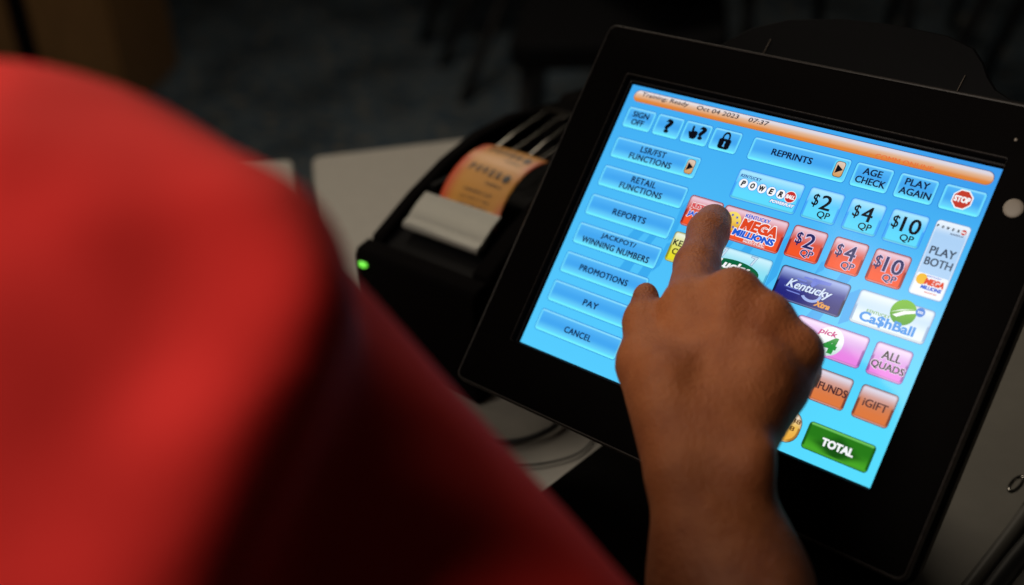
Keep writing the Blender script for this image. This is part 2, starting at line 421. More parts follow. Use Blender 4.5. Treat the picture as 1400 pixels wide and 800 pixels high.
# ---- the lit picture, laid out on an 800 x 600 grid
PXU = .246/800
def ui(x, y, h=0.0): return scr(x*PXU, y*PXU*.9999, h)
LAY = .00004
def lerp(a, b, t):
    t = min(max(t, 0), 1); return tuple(a[i]+(b[i]-a[i])*t for i in range(3))
def sm(a, b, x):
    t = min(max((x-a)/(b-a), 0), 1); return t*t*(3-2*t)
def bgcol(x, y):
    c = lerp(srgb(62, 168, 242), srgb(86, 205, 255), (y/600)**.8)
    c = lerp(c, srgb(88, 222, 255), sm(350, 800, x)*sm(150, 600, y))
    return lerp(c, srgb(58, 150, 235), sm(500, 800, x)*(1-sm(0, 150, y))*.8)
V, F, K = [], [], []
nx, ny = 40, 30
for j in range(ny+1):
    for i in range(nx+1):
        x, y = 800*i/nx, 600*j/ny; V.append(ui(x, y)); K.append(bgcol(x, y))
for j in range(ny):
    for i in range(nx): a = j*(nx+1)+i; F.append((a, a+1, a+nx+2, a+nx+1))
disp = pyobj('display_panel', V, F, M['display'], term); set_cols(disp.data, K)

def shape(name, pts, lay, col, parent):
    """flat filled outline in display units"""
    c = np.mean(pts, 0); V = [ui(c[0], c[1], LAY*lay)]+[ui(x, y, LAY*lay) for x, y in pts]; n = len(pts)
    o = pyobj(name, V, [(0, 1+i, 1+(i+1) % n) for i in range(n)], M['display'], parent)
    cf = col if callable(col) else (lambda x, y: col)
    set_cols(o.data, [cf(*c)]+[cf(x, y) for x, y in pts]); return o
def circ(cx, cy, r, ry=None, n=28): return [(cx+r*math.cos(2*math.pi*k/n), cy+(ry or r)*math.sin(2*math.pi*k/n)) for k in range(n)]

# darker watermark stripes that show between the buttons
for q in ([(150,298),(176,298),(168,316),(142,316)], [(190,298),(206,298),(200,316),(184,316)], [(232,228),(247,200),(243,290),(234,300)], [(160,363),(184,363),(180,383),(154,383)],
          [(205,363),(228,363),(224,384),(200,384)], [(235,305),(243,300),(240,352),(228,370)], [(352,262),(372,262),(366,278),(344,278)], [(398,262),(416,262),(412,279),(392,279)],
          [(468,230),(478,215),(484,300),(470,330)], [(556,250),(566,240),(566,262),(552,276)], [(600,259),(622,259),(618,275),(596,275)], [(500,340),(528,340),(522,354),(496,354)],
          [(576,338),(600,338),(596,354),(570,354)], [(628,290),(646,275),(648,338),(632,350)]):
    shape('watermark_stripe', q, 1, srgb(60, 172, 240), disp)

fontc = {}
def text_mesh(s, bold, shear, space):
    key = (s, bold, shear, space)
    if key in fontc: return fontc[key]
    cu = bpy.data.curves.new('t', 'FONT'); cu.body = s; cu.offset = bold; cu.shear = shear; cu.space_character = space; cu.resolution_u = 3
    o = bpy.data.objects.new('t', cu); C.objects.link(o)
    dg = bpy.context.evaluated_depsgraph_get(); me = bpy.data.meshes.new_from_object(o.evaluated_get(dg))
    V = np.array([v.co[:] for v in me.vertices]); F = [tuple(p.vertices) for p in me.polygons]
    bpy.data.objects.remove(o); bpy.data.curves.remove(cu); bpy.data.meshes.remove(me)
    x0, y0 = V[:, :2].min(0); x1, y1 = V[:, :2].max(0)
    V = np.stack([(V[:, 0]-x0)/(x1-x0), 1-(V[:, 1]-y0)/(y1-y0)], 1)
    fontc[key] = (V, F); return fontc[key]
def text(s, cx, cy, wd, ht, col, parent, lay=5, bold=.01, shear=0.0, space=1.0, tilt=0.0, place=None, mt=None, name='lettering', strike=.55):
    V, F = text_mesh(s, round(max(bold, 0)*.45 if bold < .015 else bold*.8, 4), shear, space)
    cf = col if callable(col) else (lambda x, y: col)
    pts, W, FF = [], [], []; b = min(strike, ht*.04) if place is None else 0      # struck over itself for weight
    for n, (dx, dy) in enumerate(((-b, -b*.5), (b, -b*.5), (-b, b*.5), (b, b*.5)) if b else ((0, 0),)):
        q = [(cx+(u-.5)*(wd-2*b)+dx, cy+(v-.5)*(ht-b)+dy) for u, v in V]
        FF += [tuple(i+len(pts) for i in f) for f in F]; pts += q; W += [(place or ui)(x, y, LAY*(lay+n*.12)) for x, y in q]
    F = FF
    o = pyobj(name, W, F, mt or M['display'], parent); set_cols(o.data, [cf(x, y) for x, y in pts]); return o
def text2(s, cx, cy, wd, ht, col, edge, parent, lay=5, bold=.01, grow=.045, px=1.2, **k):
    """lettering with a pale outline behind it"""
    text(s, cx, cy, wd+2*px, ht+2*px, edge, parent, lay-1, bold+grow, **k)
    return text(s, cx, cy, wd, ht, col, parent, lay, bold, **k)

NAVY = srgb(14, 22, 58); BLACK = srgb(10, 12, 22); WHITE = srgb(250, 252, 255)
def button(x0, y0, x1, y1, style, label=None, r=7, radius_steps=None):
    hw = min(x1-x0, y1-y0)/2
    ins = [0, .8, 1.8, 3, 4.4, 6, 7.5, 9.5, 12, 15, 18.5, 22, 26]
    ins = [i for i in ins if i < hw-1.5]+[hw-.6]
    sx, sy = max(2, int((x1-x0)/7)), max(2, int((y1-y0)/7))
    V, K, F = [], [], []; n = None
    for d in ins:
        L = rr(x0+d, y0+d, x1-d, y1-d, max(r-d*.75, .6), 6, sx, sy); n = len(L)
        for x, y in L:
            V.append(ui(x, y, LAY*2)); K.append(style(x, y, d, (x-x0)/(x1-x0), (y-y0)/(y1-y0), x-x0, y-y0, x1-x, y1-y))
    for i in range(len(ins)-1):
        for k in range(n): F.append((i*n+k, i*n+(k+1) % n, (i+1)*n+(k+1) % n, (i+1)*n+k))
    F.append(tuple((len(ins)-1)*n+k for k in range(n)))
    o = pyobj('screen_button', V, F, M['display'], term); set_cols(o.data, K)
    if label: o['label'] = label
    return o
def glass(x, y, d, u, v, l, t, r, b):      # pale blue keys with a cyan bevel
    face = lerp(srgb(84, 182, 248), srgb(68, 168, 242), sm(.1, .45, v)); face = lerp(face, srgb(106, 214, 255), sm(.5, .9, v)); face = lerp(face, srgb(74, 178, 250), sm(.35, 0, u*1.2+v*.3)*.6)
    if d < .9: return srgb(34, 124, 214)
    if t < 7 and t <= min(l, r, b): bev = lerp(srgb(92, 196, 252), srgb(150, 230, 255), sm(1, 3, t)*(1-sm(3.5, 6, t)))
    elif b < 9 and b <= min(l, r, t+3): bev = lerp(srgb(122, 246, 255), srgb(92, 216, 255), sm(2, 9, b))
    else: bev = srgb(112, 222, 255)
    if b < 10 and b <= min(l, r, t+3): return lerp(bev, face, sm(6.5, 9.5, d))
    return lerp(bev, face, sm(3.6, 6.5, d))
def gel(top, bot, rim, gloss, edge=None):
    edge = edge or lerp(bot, (0, 0, 0), .35)
    def f(x, y, d, u, v, l, t, r, b):
        c = lerp(gloss, lerp(gloss, top, .8), sm(.04, .36, v))
        body = lerp(top, bot, sm(.35, .8, v))
        hb = .33+.08*math.sin(math.pi*min(max(u, 0), 1))       # the gloss ends in a shallow curve
        c = lerp(c, body, sm(hb-.05, hb+.08, v))
        if d < .9: return rim
        if v > .45 and d < 6: c = lerp(lerp(bot, (0, 0, 0), .25) if b < 6 else edge, c, sm(4, 6.5, d))
        elif d < 5: c = lerp(lerp(edge, gloss, .35), c, sm(1.5, 5, d))
        if 1 < b < 3.2: c = lerp(c, gloss, .25)
        return c
    return f
cyan = gel(srgb(95, 205, 255), srgb(95, 220, 255), srgb(48, 140, 240), srgb(170, 232, 255), srgb(70, 170, 250))
red = gel(srgb(214, 84, 66), srgb(246, 86, 40), srgb(128, 28, 40), srgb(240, 206, 222), srgb(150, 40, 40))
navy = gel(srgb(52, 60, 148), srgb(26, 30, 120), srgb(14, 16, 62), srgb(168, 186, 240), srgb(14, 18, 70))
silv = gel(srgb(200, 226, 248), srgb(236, 248, 255), srgb(110, 150, 200), srgb(236, 246, 255), srgb(150, 180, 214))
pink = gel(srgb(220, 166, 232), srgb(236, 134, 230), srgb(110, 80, 160), srgb(244, 224, 250), srgb(150, 90, 170))
oran = gel(srgb(206, 130, 96), srgb(222, 122, 66), srgb(96, 66, 80), srgb(226, 222, 238), srgb(130, 70, 50))
yell = gel(srgb(226, 226, 120), srgb(232, 222, 40), srgb(110, 120, 30), srgb(238, 244, 226), srgb(150, 150, 40))
aqua = gel(srgb(150, 226, 244), srgb(120, 226, 248), srgb(60, 150, 210), srgb(206, 244, 255), srgb(80, 180, 220))
gold = gel(srgb(236, 190, 90), srgb(240, 178, 70), srgb(70, 60, 50), srgb(248, 240, 226), srgb(170, 120, 50))
def greenb(x, y, d, u, v, l, t, r, b):
    c = lerp(srgb(40, 122, 26), srgb(74, 170, 40), sm(.4, .95, v))
    c = lerp(c, srgb(24, 84, 20), sm(.62, .25, abs(u-.5)*1.3+abs(v-.62)))
    if d < .9: return srgb(20, 60, 30)
    if d < 6:
        e = srgb(112, 196, 92) if t < 6 and t <= min(l, r) else srgb(70, 160, 44) if b < 6 else srgb(28, 98, 24)
        c = lerp(e, c, sm(4, 6.5, d))
    return c
def bar(x, y, d, u, v, l, t, r, b):
    c = lerp(srgb(232, 224, 226), srgb(226, 178, 140), sm(.12, .5, v)); c = lerp(c, srgb(224, 134, 58), sm(.5, .8, v))
    c = lerp(c, srgb(214, 212, 228), sm(.2, .6, u)*(1-sm(.1, .45, v))*.7)
    if d < 1: return srgb(52, 74, 130) if v < .5 else srgb(170, 110, 70)
    return c
# status bar
sb = button(14, 8, 792, 35, bar, 'orange and white status bar along the top', 13)
DK = srgb(70, 62, 70)
text('Training: Ready', 92, 17.5, 118, 12, srgb(46, 40, 50), sb, strike=.25, bold=0, shear=.12)
text('Oct 04 2023', 222, 17, 100, 9.5, srgb(46, 40, 50), sb, strike=.25, bold=0, shear=.12)
text('07:37', 318, 17, 46, 9.5, srgb(46, 40, 50), sb, strike=.25, bold=0, shear=.12)
text('COMM ONLINE', 628, 29, 112, 9, srgb(232, 112, 62), sb, bold=0, strike=.15)
# top row keys
k = button(15, 47, 88, 95, glass, 'blue SIGN OFF key'); text('SIGN', 52, 62, 41, 13, NAVY, k, bold=.012); text('OFF', 51, 79, 32, 13, NAVY, k, bold=.012)
k = button(92, 47, 159, 95, glass, 'blue question mark key'); text('?', 126, 70, 18, 31, BLACK, k, bold=.04)
k = button(162, 47, 228, 95, glass, 'blue hand and question mark key'); text('?', 208, 68, 17, 29, BLACK, k, bold=.04)
shape('hand_icon', [(176,70),(180,69),(183,73),(182,58),(184,55),(187,58),(188,67),(192,66),(197,67),(199,71),(198,79),(194,84),(184,84),(180,78)], 5, BLACK, k)
k = button(231, 47, 298, 95, glass, 'blue padlock key')
shape('padlock_body', [(251,70),(254,67),(276,67),(279,70),(278,86),(274,89),(256,89),(252,86)], 5, BLACK, k)
L1 = [(265+9*math.cos(a), 64-9*math.sin(a)*1.35) for a in np.linspace(0, math.pi, 14)]; L2 = [(265+5*math.cos(a), 64-5*math.sin(a)*1.5) for a in np.linspace(0, math.pi, 14)]
o = pyobj('padlock_shackle', [ui(x, y, LAY*5) for x, y in [(274, 68)]+L1+[(256, 68)]]+[ui(x, y, LAY*5) for x, y in [(270, 68)]+L2+[(260, 68)]], [(i, i+1, i+17, i+16) for i in range(15)], M['display'], k); set_cols(o.data, [BLACK]*32)
shape('keyhole', [(263,74),(265,72),(267,74),(266,78),(267.5,84),(262.5,84),(264,78)], 7, srgb(90, 180, 245), k)
# left column
def arrow(k, cx, cy):
    a = gel(srgb(220, 180, 140), srgb(214, 160, 90), srgb(70, 50, 40), srgb(226, 216, 206))
    pts = rr(cx-10, cy-16, cx+10, cy+16, 6, 5)
    shape('arrow_plate', rr(cx-13, cy-19, cx+13, cy+19, 8, 5), 4, srgb(96, 212, 255), k)
    shape('arrow_plate_rim', pts, 5, srgb(72, 54, 44), k)
    shape('arrow_face', rr(cx-8.8, cy-14.8, cx+8.8, cy+14.8, 5, 5), 6, lambda x, y: lerp(srgb(224, 204, 188), srgb(214, 156, 88), sm(cy-12, cy+10, y)), k)
    shape('arrow', [(cx-6, cy-9), (cx+8, cy), (cx-6, cy+9)], 8, BLACK, k)
left = [(117, ['LSR/FST', 'FUNCTIONS'], [64, 106]), (183, ['RETAIL', 'FUNCTIONS'], [62, 107]), (250, ['REPORTS'], [84]), (316, ['JACKPOT/', 'WINNING NUMBERS'], [88, 172]),
        (383, ['PROMOTIONS'], [124]), (449, ['PAY'], [38]), (515, ['CANCEL'], [70])]
for y0, tx, ws in left:
    k = button(18, y0, 232, y0+48, glass, 'long blue %s key' % ' '.join(tx).lower()); cx = 118 if y0 == 117 else 126
    for i, (t, wd) in enumerate(zip(tx, ws)):
        cy = y0+25 if len(tx) == 1 else y0+(15 if i == 0 else 33.5)
        text(t, cx, cy, wd, 13.5, NAVY, k, bold=0, space=1.08)
    if y0 == 117: arrow(k, 213, y0+24)
k = button(323, 47, 535, 96, glass, 'long blue reprints key'); text('REPRINTS', 415, 69, 88, 13.5, NAVY, k, bold=.004); arrow(k, 516, 71)
k = button(544, 47, 620, 96, glass, 'blue age check key'); text('AGE', 581, 62, 38, 13.5, NAVY, k, bold=.002); text('CHECK', 583, 80, 60, 13.5, NAVY, k, bold=.002)
k = button(631, 47, 706, 96, glass, 'blue play again key'); text('PLAY', 668, 62, 46, 13.5, NAVY, k, bold=.002); text('AGAIN', 670, 80, 60, 13.5, NAVY, k, bold=.002)
k = button(716, 47, 793, 96, glass, 'blue key with red stop sign')
oc = lambda r: [(754+r*math.cos(math.radians(22.5+45*i)), 70+r*math.sin(math.radians(22.5+45*i))) for i in range(8)]
shape('stop_sign_border', oc(19.5), 4, WHITE, k); shape('stop_sign', oc(17.2), 5, srgb(196, 60, 44), k); text('STOP', 754, 70, 29, 11.5, WHITE, k, 7, .03)
# first game row
def powerball(k, x0, y0, s, small=False, cols=None):
    bk, wh, rd = cols or (BLACK, WHITE, srgb(200, 50, 46))
    for i, ch in enumerate('POWER'):
        cx = x0+i*21*s; cy = y0+i*.4*s
        if not small:
            shape('logo_ball_rim', circ(cx, cy, 10.4*s), 4, srgb(56, 140, 235), k); shape('logo_ball', circ(cx, cy, 9.4*s), 5, wh, k)
        text(ch, cx, cy, (12.5 if ch == 'W' else 9.5)*s, 11.5*s, bk, k, 7, .035, .15)
    cx = x0+5*21*s
    shape('logo_ball_rim', circ(cx, y0+2*s, 12.2*s), 4, wh, k); shape('logo_ball', circ(cx, y0+2*s, 11*s), 5, rd, k); text('BALL', cx, y0+2*s, 19*s, 8*s, wh, k, 7, .04, .15)
k = button(322, 116, 467, 180, cyan, 'light blue ball draw game button with kentucky lettering')
text('KENTUCKY', 352, 130, 47, 6.5, srgb(20, 50, 150), k, bold=.0, shear=.25, space=1.1); powerball(k, 341, 145, 1.0); text2('POWERPLAY', 435, 163.5, 52, 6.5, WHITE, srgb(40, 90, 200), k, 6, .02, shear=.25)
def price(x0, y0, x1, style, s, lab, col, edge=None):
    k = button(x0, y0, x1, y0+64, style, lab); cx = (x0+x1)/2; wide = len(s) > 1
    f = (lambda t, *a, bold, **kw: text2(t, *a[:4], a[4], edge, k, bold=bold, **kw)) if edge else (lambda t, *a, bold, **kw: text(t, *a, k, bold=bold, **kw))
    f('$', cx-(22 if wide else 17), y0+25, 13, 27, col, bold=0, lay=6, strike=.25)
    f(s, cx+(8 if wide else 5), y0+25, 36 if wide else 22, 29, col, bold=.0, lay=6, strike=.75)
    f('QP', cx+9, y0+50, 26, 15, col, bold=0, lay=6, strike=.35)
price(478, 115, 550, cyan, '2', 'light blue two dollar QP button', BLACK)
price(563, 115, 633, cyan, '4', 'light blue four dollar QP button', BLACK)
price(644, 115, 715, cyan, '10', 'light blue ten dollar QP button', BLACK)
LIL = srgb(226, 206, 236)
price(478, 194, 549, red, '2', 'red two dollar QP button', srgb(30, 32, 96), LIL)
price(563, 194, 631, red, '4', 'red four dollar QP button', srgb(30, 32, 96), LIL)
price(644, 194, 713, red, '10', 'red ten dollar QP button', srgb(30, 32, 96), LIL)
RED = srgb(226, 72, 36); BLU = srgb(30, 92, 214)
k = button(727, 114, 790, 257, lambda x, y, d, u, v, l, t, r, b: srgb(120, 160, 210) if d < .9 else lerp(srgb(236, 246, 255), lerp(srgb(170, 208, 246), srgb(186, 218, 250), v), sm(.02, .2, v)*sm(1, 4, d)), 'tall silver play both button')
powerball(k, 732, 126, .45, True); text('POWERPLAY', 770, 135, 24, 3, srgb(60, 60, 90), k)
text('PLAY', 759, 171, 47, 15, srgb(70, 84, 104), k, bold=-.02); text('BOTH', 759, 192, 50, 15, srgb(70, 84, 104), k, bold=-.02)
shape('logo_panel', rr(731, 215, 787, 254, 3, 4), 4, srgb(246, 250, 255), k)
shape('gold_ball', circ(742, 226, 10), 5, srgb(244, 190, 50), k); text('KENTUCKY', 762, 218, 26, 3, BLU, k, 6)
text('MEGA', 766, 228, 36, 12, RED, k, 7, .05, .15); text('MILLIONS', 764, 239, 38, 7, BLU, k, 7, .04, .15); text('MEGAPLIER', 766, 247, 22, 2.5, RED, k, 6)
# second game row
k = button(243, 194, 321, 260, red, 'red just the jackpot button')
text2('JUST THE', 282, 216, 60, 13, srgb(216, 56, 60), WHITE, k, 6, .03); text2('JACKPOT', 284, 233, 66, 13, BLU, WHITE, k, 6, .03)
k = button(325, 194, 467, 261, red, 'red and white millions game button with gold ball')
shape('gold_ball', circ(350, 224, 20), 4, lambda x, y: lerp(srgb(250, 226, 110), srgb(226, 160, 30), sm(210, 240, y)), k)
for a in range(7):
    cx, cy = 350+13*math.cos(a*.9), 224+13*math.sin(a*.9)
    shape('star', [(cx+(3.6 if i % 2 == 0 else 1.5)*math.cos(math.radians(36*i)), cy+(3.6 if i % 2 == 0 else 1.5)*math.sin(math.radians(36*i))) for i in range(10)], 5, srgb(40, 70, 190), k)
text2('KENTUCKY', 401, 205, 54, 8.5, BLU, srgb(248, 226, 236), k, 6, -.004)
text2('MEGA', 412, 222, 80, 23, RED, WHITE, k, 8, .055, .05, 1.8, shear=.1); text2('MILLIONS', 407, 242, 92, 14, BLU, WHITE, k, 10, .045, .06, 1.5, shear=.1)
text2('MEGAPLIER', 414, 253.5, 46, 4.5, srgb(214, 60, 60), WHITE, k, 6, .0, .08, .8)
# third row
k = button(243, 274, 321, 338, yell, 'yellow keno button'); text('KENO', 274, 297, 52, 13, BLACK, k, bold=-.004); text('CASH', 276, 315, 46, 13, BLACK, k, bold=-.02)
k = button(325, 274, 468, 338, aqua, 'pale aqua lucky button')
for cx in (362, 428):
    text2('7', cx, 287, 13, 18, srgb(200, 224, 240), srgb(120, 160, 200), k, 6, .0, shear=-.1)
shape('green_banner', circ(396, 312, 54, 17), 4, srgb(12, 100, 62), k); text('Lucky', 392, 310, 74, 22, WHITE, k, 6, .03, .25)
k = button(487, 274, 629, 339, navy, 'dark navy five ball game button')
PB = srgb(118, 134, 220)
for q in ([(538,284),(572,284),(570,288),(536,288)], [(526,291),(545,291),(544,294),(524,294)], [(534,298),(548,298),(547,301),(532,301)]): shape('speed_line', q, 4, PB, k)
shape('five_top', [(556,282),(592,282),(590,288),(563,288),(560,299),(553,299)], 4, PB, k)
A1 = [(563+21*math.cos(a), 313+15*math.sin(a)) for a in np.linspace(-1.2, 2.6, 18)]; A2 = [(563+15*math.cos(a), 313+10*math.sin(a)) for a in np.linspace(-1.2, 2.6, 18)]
o = pyobj('five_bowl', [ui(x, y, LAY*4) for x, y in A1+A2], [(i, i+1, i+19, i+18) for i in range(17)], M['display'], k); set_cols(o.data, [lerp(PB, srgb(190, 214, 255), .5)]*36)
for q in ([(505,311),(540,312),(541,314),(508,313)], [(512,318),(541,318.5),(542,320.5),(516,320)]): shape('speed_line', q, 4, PB, k)
text2('Kentucky', 555, 306, 92, 22, srgb(214, 230, 255), srgb(22, 26, 96), k, 7, .012, .03, .8, shear=.35); text('Xtra', 590, 326, 32, 11, srgb(232, 160, 70), k, 6, .03, .3)
k = button(647, 274, 789, 338, silv, 'silver cash ball game button')
shape('green_disc', circ(735, 293, 23.5), 4, lambda x, y: lerp(srgb(122, 190, 50), srgb(80, 160, 40), sm(276, 312, y)), k)
shape('swoosh', [(718,302),(735,290),(757,283),(757,288),(740,295),(726,304)], 5, WHITE, k); shape('swoosh', [(712,299),(730,288),(752,282),(735,289)], 5, srgb(220, 240, 220), k)
shape('blue_ball', circ(763, 284, 8.4), 6, srgb(60, 130, 220), k); text('225', 763, 284, 10, 4, WHITE, k, 8, .02)
text('KENTUCKY', 694, 309, 44, 6, srgb(130, 180, 90), k, 6, -.02, space=1.15)
text('Ca$hBall', 715, 322, 104, 21, srgb(58, 150, 232), k, 7, .022)
# fourth row
k = button(400, 354, 544, 415, aqua, 'aqua button mostly behind the hand, green ball at its edge'); shape('green_ball', circ(528, 366, 20), 4, srgb(46, 140, 70), k); shape('white_ball', circ(528, 366, 17), 5, WHITE, k)
k = button(556, 354, 699, 415, pink, 'pink pick four button')
shape('white_ball', circ(630, 384, 27), 4, lambda x, y: lerp(WHITE, srgb(196, 226, 220), sm(375, 412, y)), k); text('pick', 622, 371, 36, 14, srgb(200, 40, 130), k, 6, .0, .2); text('4', 634, 390, 28, 31, srgb(40, 150, 60), k, 7, .06, .1)
k = button(712, 354, 781, 416, pink, 'pink all quads button'); text2('ALL', 747, 374, 36, 15.5, BLACK, srgb(244, 226, 250), k, 6, -.006); text2('QUADS', 747, 395, 62, 15.5, BLACK, srgb(244, 226, 250), k, 6, -.006)
k = button(633, 434, 702, 495, oran, 'orange funds button'); text('iFUNDS', 669, 464, 60, 14.5, srgb(74, 44, 50), k, 6, -.01)
k = button(718, 434, 787, 496, oran, 'orange gift button'); text('iGIFT', 753, 464, 46, 14.5, srgb(96, 62, 60), k, 6, -.02)
k = button(572, 524, 645, 584, gold, 'round gold receipt button half hidden by the hand', 24)
text('3.88', 625, 540, 32, 8.5, srgb(110, 70, 30), k, 6, -.01); text('3.88', 618, 555, 32, 8.5, srgb(110, 70, 30), k, 6, -.01); text('2.00', 606, 570, 32, 8.5, srgb(110, 70, 30), k, 6, -.01)
k = button(656, 529, 784, 580, greenb, 'green total button'); text('TOTAL', 720, 556, 62, 15, WHITE, k, 6, .035)

# ================================================================== PRINTER
pr = empty('ticket_printer', (-.288, .13, .75), 'black slip printer with green light and silver cover beside the terminal', 'printer')
X0, X1 = -.352, -.222
cheek = [(.012, .752), (.012, .852), (.055, .874), (.095, .89), (.135, .90), (.18, .902), (.25, .892), (.30, .86), (.305, .752)]
prism('side_wall', cheek, 'x', X0, X0+.013, M['black_plastic'], pr, .003)
prism('side_wall', cheek, 'x', X1-.018, X1, M['black_plastic'], pr, .003)
prism('channel', [(.013, .752), (.013, .846), (.035, .855), (.06, .868), (.10, .874), (.13, .868), (.20, .875), (.295, .84), (.295, .752)], 'x', X0+.0132, X1-.0182, M['gloss_black'], pr, .001)
prism('front_panel', [(-.010, .7515), (-.007, .842), (-.003, .8475), (.011, .8505), (.0115, .7515)], 'x', X0-.001, X1+.001, M['black_plastic'], pr, .002)
prism('rear_cap', [(.20, .8765), (.24, .905), (.285, .90), (.305, .865), (.294, .842)], 'x', X0+.0135, X1-.0185, M['black_plastic'], pr, .004)
box('status_light', (-.3430, -.0125, .8366), (-.3350, -.0082, .8402), M['led'], pr, .0012)
# silver cover with a rolled lip
prof = [(.0275, .8585), (.0265, .8610), (.0275, .8635), (.0300, .8650), (.0325, .8655), (.0345, .8672), (.045, .8745), (.0560, .8800), (.0575, .8785), (.046, .8715), (.034, .8600)]
prism('cover', prof, 'x', -.3290, -.2465, M['silver'], pr, .0005)
for i, x in enumerate((-.318, -.299, -.283, -.268)):
    tube('guide_rod', [(x, .122, .892+.003*(i % 2)), (x-.003, .155, .897), (x-.010, .205, .900)], .0019, M['chrome'], pr, 10)
tube('roller', [(-.334, .212, .897), (-.244, .212, .897)], .005, M['chrome'], pr, 14, False)
box('hinge_bracket', (-.33, .06, .868), (-.322, .11, .885), M['gloss_black'], pr, .002)
# paper slip curling out behind the cover
prf = [(.050, .8705), (.056, .8795), (.062, .8860), (.070, .8925), (.080, .8985), (.090, .9028), (.100, .9052), (.110, .9058), (.1165, .9050)]
def slip_pt(u, v):
    t = v*(len(prf)-1); i = min(int(t), len(prf)-2); f = t-i
    y = prf[i][0]*(1-f)+prf[i+1][0]*f; z = prf[i][1]*(1-f)+prf[i+1][1]*f
    x = -.3130+.0655*u; c = (u-.5)**2*4
    return np.array([x-.003*math.sin(v*3), y, z-.0015*c])
V, K, F = [], [], []; nu, nv = 24, 30
for j in range(nv+1):
    for i in range(nu+1):
        u, v = i/nu, j/nv; V.append(slip_pt(u, v))
        e = max(sm(.24, .0, u), sm(.84, 1.0, u)*(.5+.5*math.sin(v*9+1)), 0)
        c = lerp(srgb(188, 132, 50), srgb(184, 68, 42), e); c = lerp(c, srgb(212, 158, 104), .5*sm(.10, 0, abs(v-.72+.12*u)))
        K.append(c)
for j in range(nv):
    for i in range(nu): a = j*(nu+1)+i; F.append((a, a+1, a+nu+2, a+nu+1))
slip = empty('lottery_ticket', (-.28, .06, .87), 'orange paper ticket with black ball logo curling out of the printer', 'ticket')
o = pyobj('paper', V, F, M['print'], slip, True); set_cols(o.data, K)
md = o.modifiers.new('thick', 'SOLIDIFY'); md.thickness = .00012; md.offset = -1
def on_slip(x, y, h=0):      # x 0..100, y 0 (far end)..100
    q = slip_pt(x/100, 1-y/100); return q+np.array([0, -.0002, .0005])
INK = (.012, .010, .010)
for cy, s0 in ((16, 12), (46, 13)):
    for i, ch in enumerate('POWER'): text(ch, 24+i*11.5, cy+i*.6, 7.2, 11*.75, INK, o, 0, .05, .1, place=on_slip, mt=M['print'])
    q = [on_slip(83+5.2*math.cos(a), cy+3+4.8*math.sin(a)) for a in np.linspace(0, 2*math.pi, 20, endpoint=False)]
    b_ = pyobj('ink_ball', q, [tuple(range(20))[::-1]], M['print'], o); set_cols(b_.data, [INK]*20)
    text('POWERPLAY', 72, cy+13, 26, 3.2, INK, o, 0, .0, place=on_slip, mt=M['print'])
for cy, t in ((70, 'WINNING SLIP'), (78, '10 OCT 04'), (86, 'OCT 04 2023')):
    text(t, 55, cy, 46, 3.6, (.10, .06, .03), o, 0, -.01, place=on_slip, mt=M['print'])

# ================================================================== CABLES AND SMALL THINGS ON THE TABLE
def cable(pts, r, label):
    return tag(tube('cable', pts, r, M['cable'], None, 12), label, 'cable')
a = level(690, 590, .754); b = level(735, 596, .754); c = level(752, 583, .754)
cable([level(560, 560, .755), level(650, 600, .755), level(700, 604, .755), level(742, 592, .756), level(768, 572, .758), level(790, 530, .765)], .0023, 'black cable curving over the table under the lower screen edge')
cable([level(660, 640, .7525), level(740, 634, .7525), level(790, 620, .7525), level(815, 596, .7525)], .0008, 'thin faint cord looping across the table below the screen')
cable([level(600, 670, .7530), level(700, 688, .7530), level(765, 683, .7530), level(810, 690, .7530)], .0018, 'thin dark cord ending at the black terminal base')

# grey-edged tray right of the terminal, with a chrome ring and a thick black cord along it
tr = empty('writing_tray', (.20, .10, .75), 'pale tray with rounded dark grey rim right of the terminal', 'tray')
tp = [(.1545, -.10), (.1545, .10), (.1500, .14), (.1400, .18), (.1330, .24), (.1300, .26), (.30, .26), (.30, -.10)]
prism('tray_surface', tp, 'z', .7515, .757, M['table'], tr, .001)
tube('rim', [(x, y, .7580) for x, y in tp[:6]], .0058, M['table_edge'], tr, 12)
cable([(.1660, -.10, .7615), (.1660, .04, .7615), (.1670, .10, .7615), (.1600, .16, .7615), (.153, .22, .7615), (.153, .33, .7615)], .0058, 'thick black cord lying along the grey rim of the pale tray')
bm = bmesh.new(); q = level(1389, 662, .768)
R_, r_ = .0062, .0013
rv = [[bm.verts.new((q[0]+(R_*.45+r_*math.cos(b))*math.cos(a), q[1]+(R_*1.5+r_*math.cos(b))*math.sin(a), q[2]+r_*math.sin(b))) for b in np.linspace(0, 2*math.pi, 10, endpoint=False)] for a in np.linspace(0, 2*math.pi, 32, endpoint=False)]
for i in range(32):
    for j in range(10): bm.faces.new((rv[i][j], rv[(i+1) % 32][j], rv[(i+1) % 32][(j+1) % 10], rv[i][(j+1) % 10]))
tag(bmobj('metal_ring', bm, M['chrome'], None, True), 'small oval chrome ring on the black cord at the right', 'ring')

